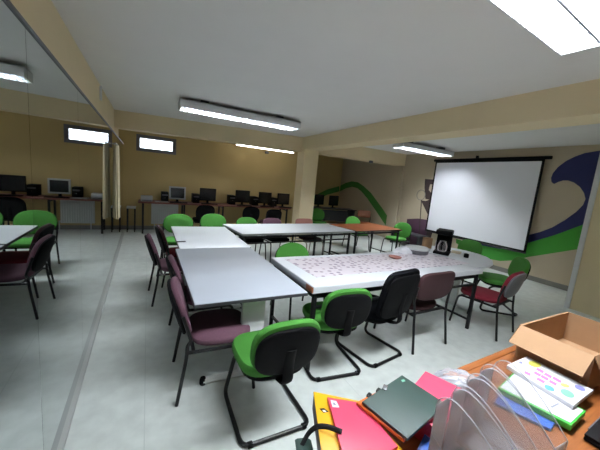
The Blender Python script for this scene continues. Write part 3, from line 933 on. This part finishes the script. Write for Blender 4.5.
# second pink folder, blue folder, clear bag
q = [(425.5, 371), (467.5, 391), (441, 432), (400, 402)]
pk = sthing('box_file', q, 0.845, E0, 'bright pink box file right of the dark green folder', 'file')
sheet('body', [(426, 371.6), (467, 391), (441, 431), (401, 402)], 0.841, E0, M_pink, parent=pk)
sheet('lid', q, 0.846, 0.838, M_pink, parent=pk)
sheet('document_folder', [(425, 433), (438, 440), (430, 462), (414, 456)], 0.79, E0, M_bluec, 'small blue folder in front of the bright pink box file', 'folder')
bgx = thing('plastic_bag', 'clear plastic bag with grey pieces behind the bright pink box file', 'bag', (1.265, 0.718, E0))
rr = []
for k, (s_, z) in enumerate([(0.9, 0.001), (1, 0.014), (0.92, 0.035), (0.7, 0.052), (0.35, 0.060), (0.05, 0.061)]):
    rr.append([(s_ * (0.125 + 0.008 * math.sin(3 * a + k)) * math.cos(a), s_ * (0.085 + 0.006 * math.sin(5 * a + 2 * k)) * math.sin(a), z + (0.005 * math.sin(6 * a + 2 * k) if 0 < k < 5 else 0)) for a in [2 * PI * i / 28 for i in range(28)]])
MB().rings(rr).build('bag_film', M_film, bgx, smooth=20)
MB().box((-0.02, 0.01, 0.02), (0.10, 0.035, 0.02), rotz(-0.5), bev=0.004).build('grey_block', M_greysh, bgx)
MB().box((0.045, -0.015, 0.022), (0.06, 0.03, 0.024), rotz(-0.9), bev=0.004).build('grey_block', M_steel, bgx)
# white printed book, green case, blue folder
sheet('document_folder', [(507, 386), (560, 415), (551, 429), (494, 402)], 0.764, E0, M_bluec, 'blue folder under the green rimmed case', 'folder')
q = [(515, 371), (586, 411), (571.5, 425.5), (498, 387.5)]
gc = sthing('document_case', q, 0.790, 0.7645, 'flat white case with bright green rim partly under the printed book', 'case')
sheet('case_body', q, 0.789, 0.7645, M_gcase, parent=gc)
sheet('top_sheet', [(516, 372.3), (583.5, 410.5), (570.5, 422.5), (500, 387)], 0.7902, 0.7888, M_paper, parent=gc)
sheet('label_print', [(550, 406.5), (558, 402.8), (560, 404), (552, 408)], 0.7906, 0.7902, M_greytxt, parent=gc)
q = [(527, 356), (593.5, 390), (573.5, 405.5), (507, 365)]
wb = sthing('book', q, 0.811, 0.7912, 'white book with pink lettering and coloured ovals on its cover', 'book')
sheet('cover', q, 0.811, 0.7912, M_paper, parent=wb)
def cr(x, y):
    return (500 + x / 6.0, 350 + y / 6.0)
def blot(x, y, a, b_, ang, m, nm='cover_emblem'):
    sheet(nm, [cr(x + a * math.cos(t) * math.cos(ang) - b_ * math.sin(t) * math.sin(ang), y + a * math.cos(t) * math.sin(ang) + b_ * math.sin(t) * math.cos(ang)) for t in [2 * PI * k / 18 for k in range(18)]], 0.8115, 0.811, m, parent=wb)
blot(208, 85, 40, 17, 0.25, M_ytxt)
blot(297, 228, 34, 14, 0.45, M_btxt)
blot(390, 212, 30, 11, 0.3, M_otxt)
blot(405, 260, 46, 20, 0.45, M_gtxt)
blot(480, 228, 36, 13, 0.4, M_vtxt)
blot(125, 75, 12, 7, 0.3, M_vtxt)
for x, y, l, ang in [(240, 122, 24, 0.5), (288, 152, 24, 0.5), (342, 178, 28, 0.5), (225, 143, 22, 0.5), (268, 166, 24, 0.5), (318, 196, 24, 0.5), (245, 182, 26, 0.5), (165, 140, 20, 0.45)]:
    c_, s_ = math.cos(ang), math.sin(ang)
    sheet('cover_lettering', [cr(x + dx * c_ - dy * s_, y + dx * s_ + dy * c_) for dx, dy in ((-l, -8), (l, -8), (l, 8), (-l, 8))], 0.8114, 0.811, M_mauvetxt, parent=wb)
# cardboard box with its flaps open
BX0, BX1, BY0, BY1, BT = 1.865, 2.45, 0.455, 0.765, 0.94
bx = thing('cardboard_box', 'open brown cardboard box at the right end of the front desk', 'box', ((BX0 + BX1) / 2, (BY0 + BY1) / 2, E0))
L2, W2, H2 = (BX1 - BX0) / 2, (BY1 - BY0) / 2, BT - E0
b = MB()
b.box((0, 0, 0.003), (2 * L2, 2 * W2, 0.006))
b.box((0, W2 - 0.002, H2 / 2), (2 * L2, 0.005, H2)).box((0, -W2 + 0.002, H2 / 2), (2 * L2, 0.005, H2))
b.box((L2 - 0.002, 0, H2 / 2), (0.005, 2 * W2, H2)).box((-L2 + 0.002, 0, H2 / 2), (0.005, 2 * W2, H2))
b.build('carton_body', M_card, bx, smooth=0)
def flap(p0, p1, out, ln, taper=0.02):
    p0, p1, out = Vector(p0), Vector(p1), Vector(out).normalized()
    e = (p1 - p0).normalized()
    nrm = e.cross(out).normalized() * 0.0045
    pts = [p0, p1, p1 - e * taper + out * ln, p0 + e * taper + out * ln]
    MB().rings([pts, [q_ + nrm for q_ in pts]]).build('flap', M_card, bx, smooth=0)
flap((-L2, W2, H2), (-L2, -W2, H2), (-0.75, 0, -0.66), 0.125, 0.0)
flap((L2, -W2, H2), (L2, W2, H2), (0.9, 0, -0.4), 0.125, 0.0)
flap((-L2, W2, H2), (L2, W2, H2), (0, 0.30, -0.95), 0.125, 0.0)
flap((-L2, -W2, H2), (L2, -W2, H2), (0, -0.5, -0.85), 0.125, 0.0)

# clear magazine files in a row
def side_outline(D, H, front):
    o = [(0, 0), (D, 0), (D, H - 0.05)]
    for k in range(1, 6):
        a = PI / 2 * k / 6
        o.append((D - 0.05 + 0.05 * math.cos(a), H - 0.05 + 0.05 * math.sin(a)))
    o.append((D - 0.05, H))
    for k in range(1, 7):
        t = k / 7
        o.append(((D - 0.05) * (1 - t), H - (H - front) * (t ** 1.5)))
    o.append((0, front))
    return o
def magazine_file(loc, rz, label, W=0.082, D=0.25, H=0.275):
    t = thing('magazine_file', label, 'magazine file', loc, rz, 'clear magazine files')
    ol = side_outline(D, H, 0.13)
    for s in (-1, 1):
        Mx = Matrix.Translation((s * W / 2, -D / 2, 0)) @ Matrix(((0, 0, 1, 0), (1, 0, 0, 0), (0, 1, 0, 0), (0, 0, 0, 1)))
        pn = MB().prism(ol, -0.0012, 0.0012, M=Mx).build('side_panel', M_acry, t, smooth=0)
        MB().tube([Mx @ Vector((p[0], p[1], 0)) for p in ol], 0.0017, 6, loop=True).build('panel_rim', M_rim, pn)
    MB().box((0, D / 2 - 0.001, (H - 0.05) / 2), (W - 0.004, 0.002, H - 0.05)).build('back_panel', M_acry, t, smooth=0)
    MB().box((0, -D / 2 + 0.001, 0.065), (W - 0.004, 0.002, 0.13)).build('front_panel', M_acry, t, smooth=0)
    MB().box((0, 0, 0.0015), (W - 0.004, D - 0.004, 0.003)).build('base', M_acry, t, smooth=0)
    return t
M_rim = clear('acrylic_edge', (232, 236, 244), 0.38, 0.1)
m1 = magazine_file((0.855, 0.38, E0), 0.10, 'clear magazine file nearest the pink box file, leftmost of the four')
for i, (x, y, a, lab) in enumerate([(0.958, 0.395, 0.06, 'clear magazine file second from the left in the clear row'), (1.06, 0.415, 0.0, 'clear magazine file second from the right in the clear row'), (1.162, 0.43, -0.04, 'clear magazine file beside the printed book, rightmost of the four')]):
    dup(m1, (x, y, E0), a, lab)
# black laptop at the lower right
lp = thing('laptop', 'closed black laptop at the right near edge of the front desk', 'laptop', (1.66, 0.22, E0), 0.05)
MB().box((0, 0, 0.010), (0.36, 0.25, 0.016), bev=0.004).build('laptop_base', M_blackpl, lp)
MB().box((0, 0, 0.024), (0.36, 0.25, 0.010), bev=0.003).build('lid', M_blackpl, lp)
MB().tube([(-0.12, 0.125, 0.019), (0.12, 0.125, 0.019)], 0.006, 8).build('hinge', M_greysh, lp)

# ------------------------------------------------------------------ groups of look-alikes
GROUPS = {'cantilever_chair': 'cantilever chairs', 'visitor_chair': 'four-legged chairs', 'folding_table': 'white tables of the left row', 'work_table': 'long work tables',
          'monitor': 'computer monitors', 'keyboard': 'keyboards on the far desk', 'desktop_computer': 'computer cases on the far desk', 'ceiling_light': 'fluorescent ceiling lights',
          'document_folder': 'card folders on the front desk', 'carton': 'small cartons by the coffee maker', 'motion_sensor': 'sensors under the beams'}
for o in list(C.objects):
    base = o.name.split('.')[0]
    if o.parent is None and base in GROUPS and 'category' in o and 'group' not in o:
        o['group'] = GROUPS[base]
for nm, host in (('ring_hole', 'finger_ring'), ('sticker_print', 'sticker')):
    a_, b_ = bpy.data.objects.get(nm), bpy.data.objects.get(host)
    if a_ and b_:
        a_.parent = b_
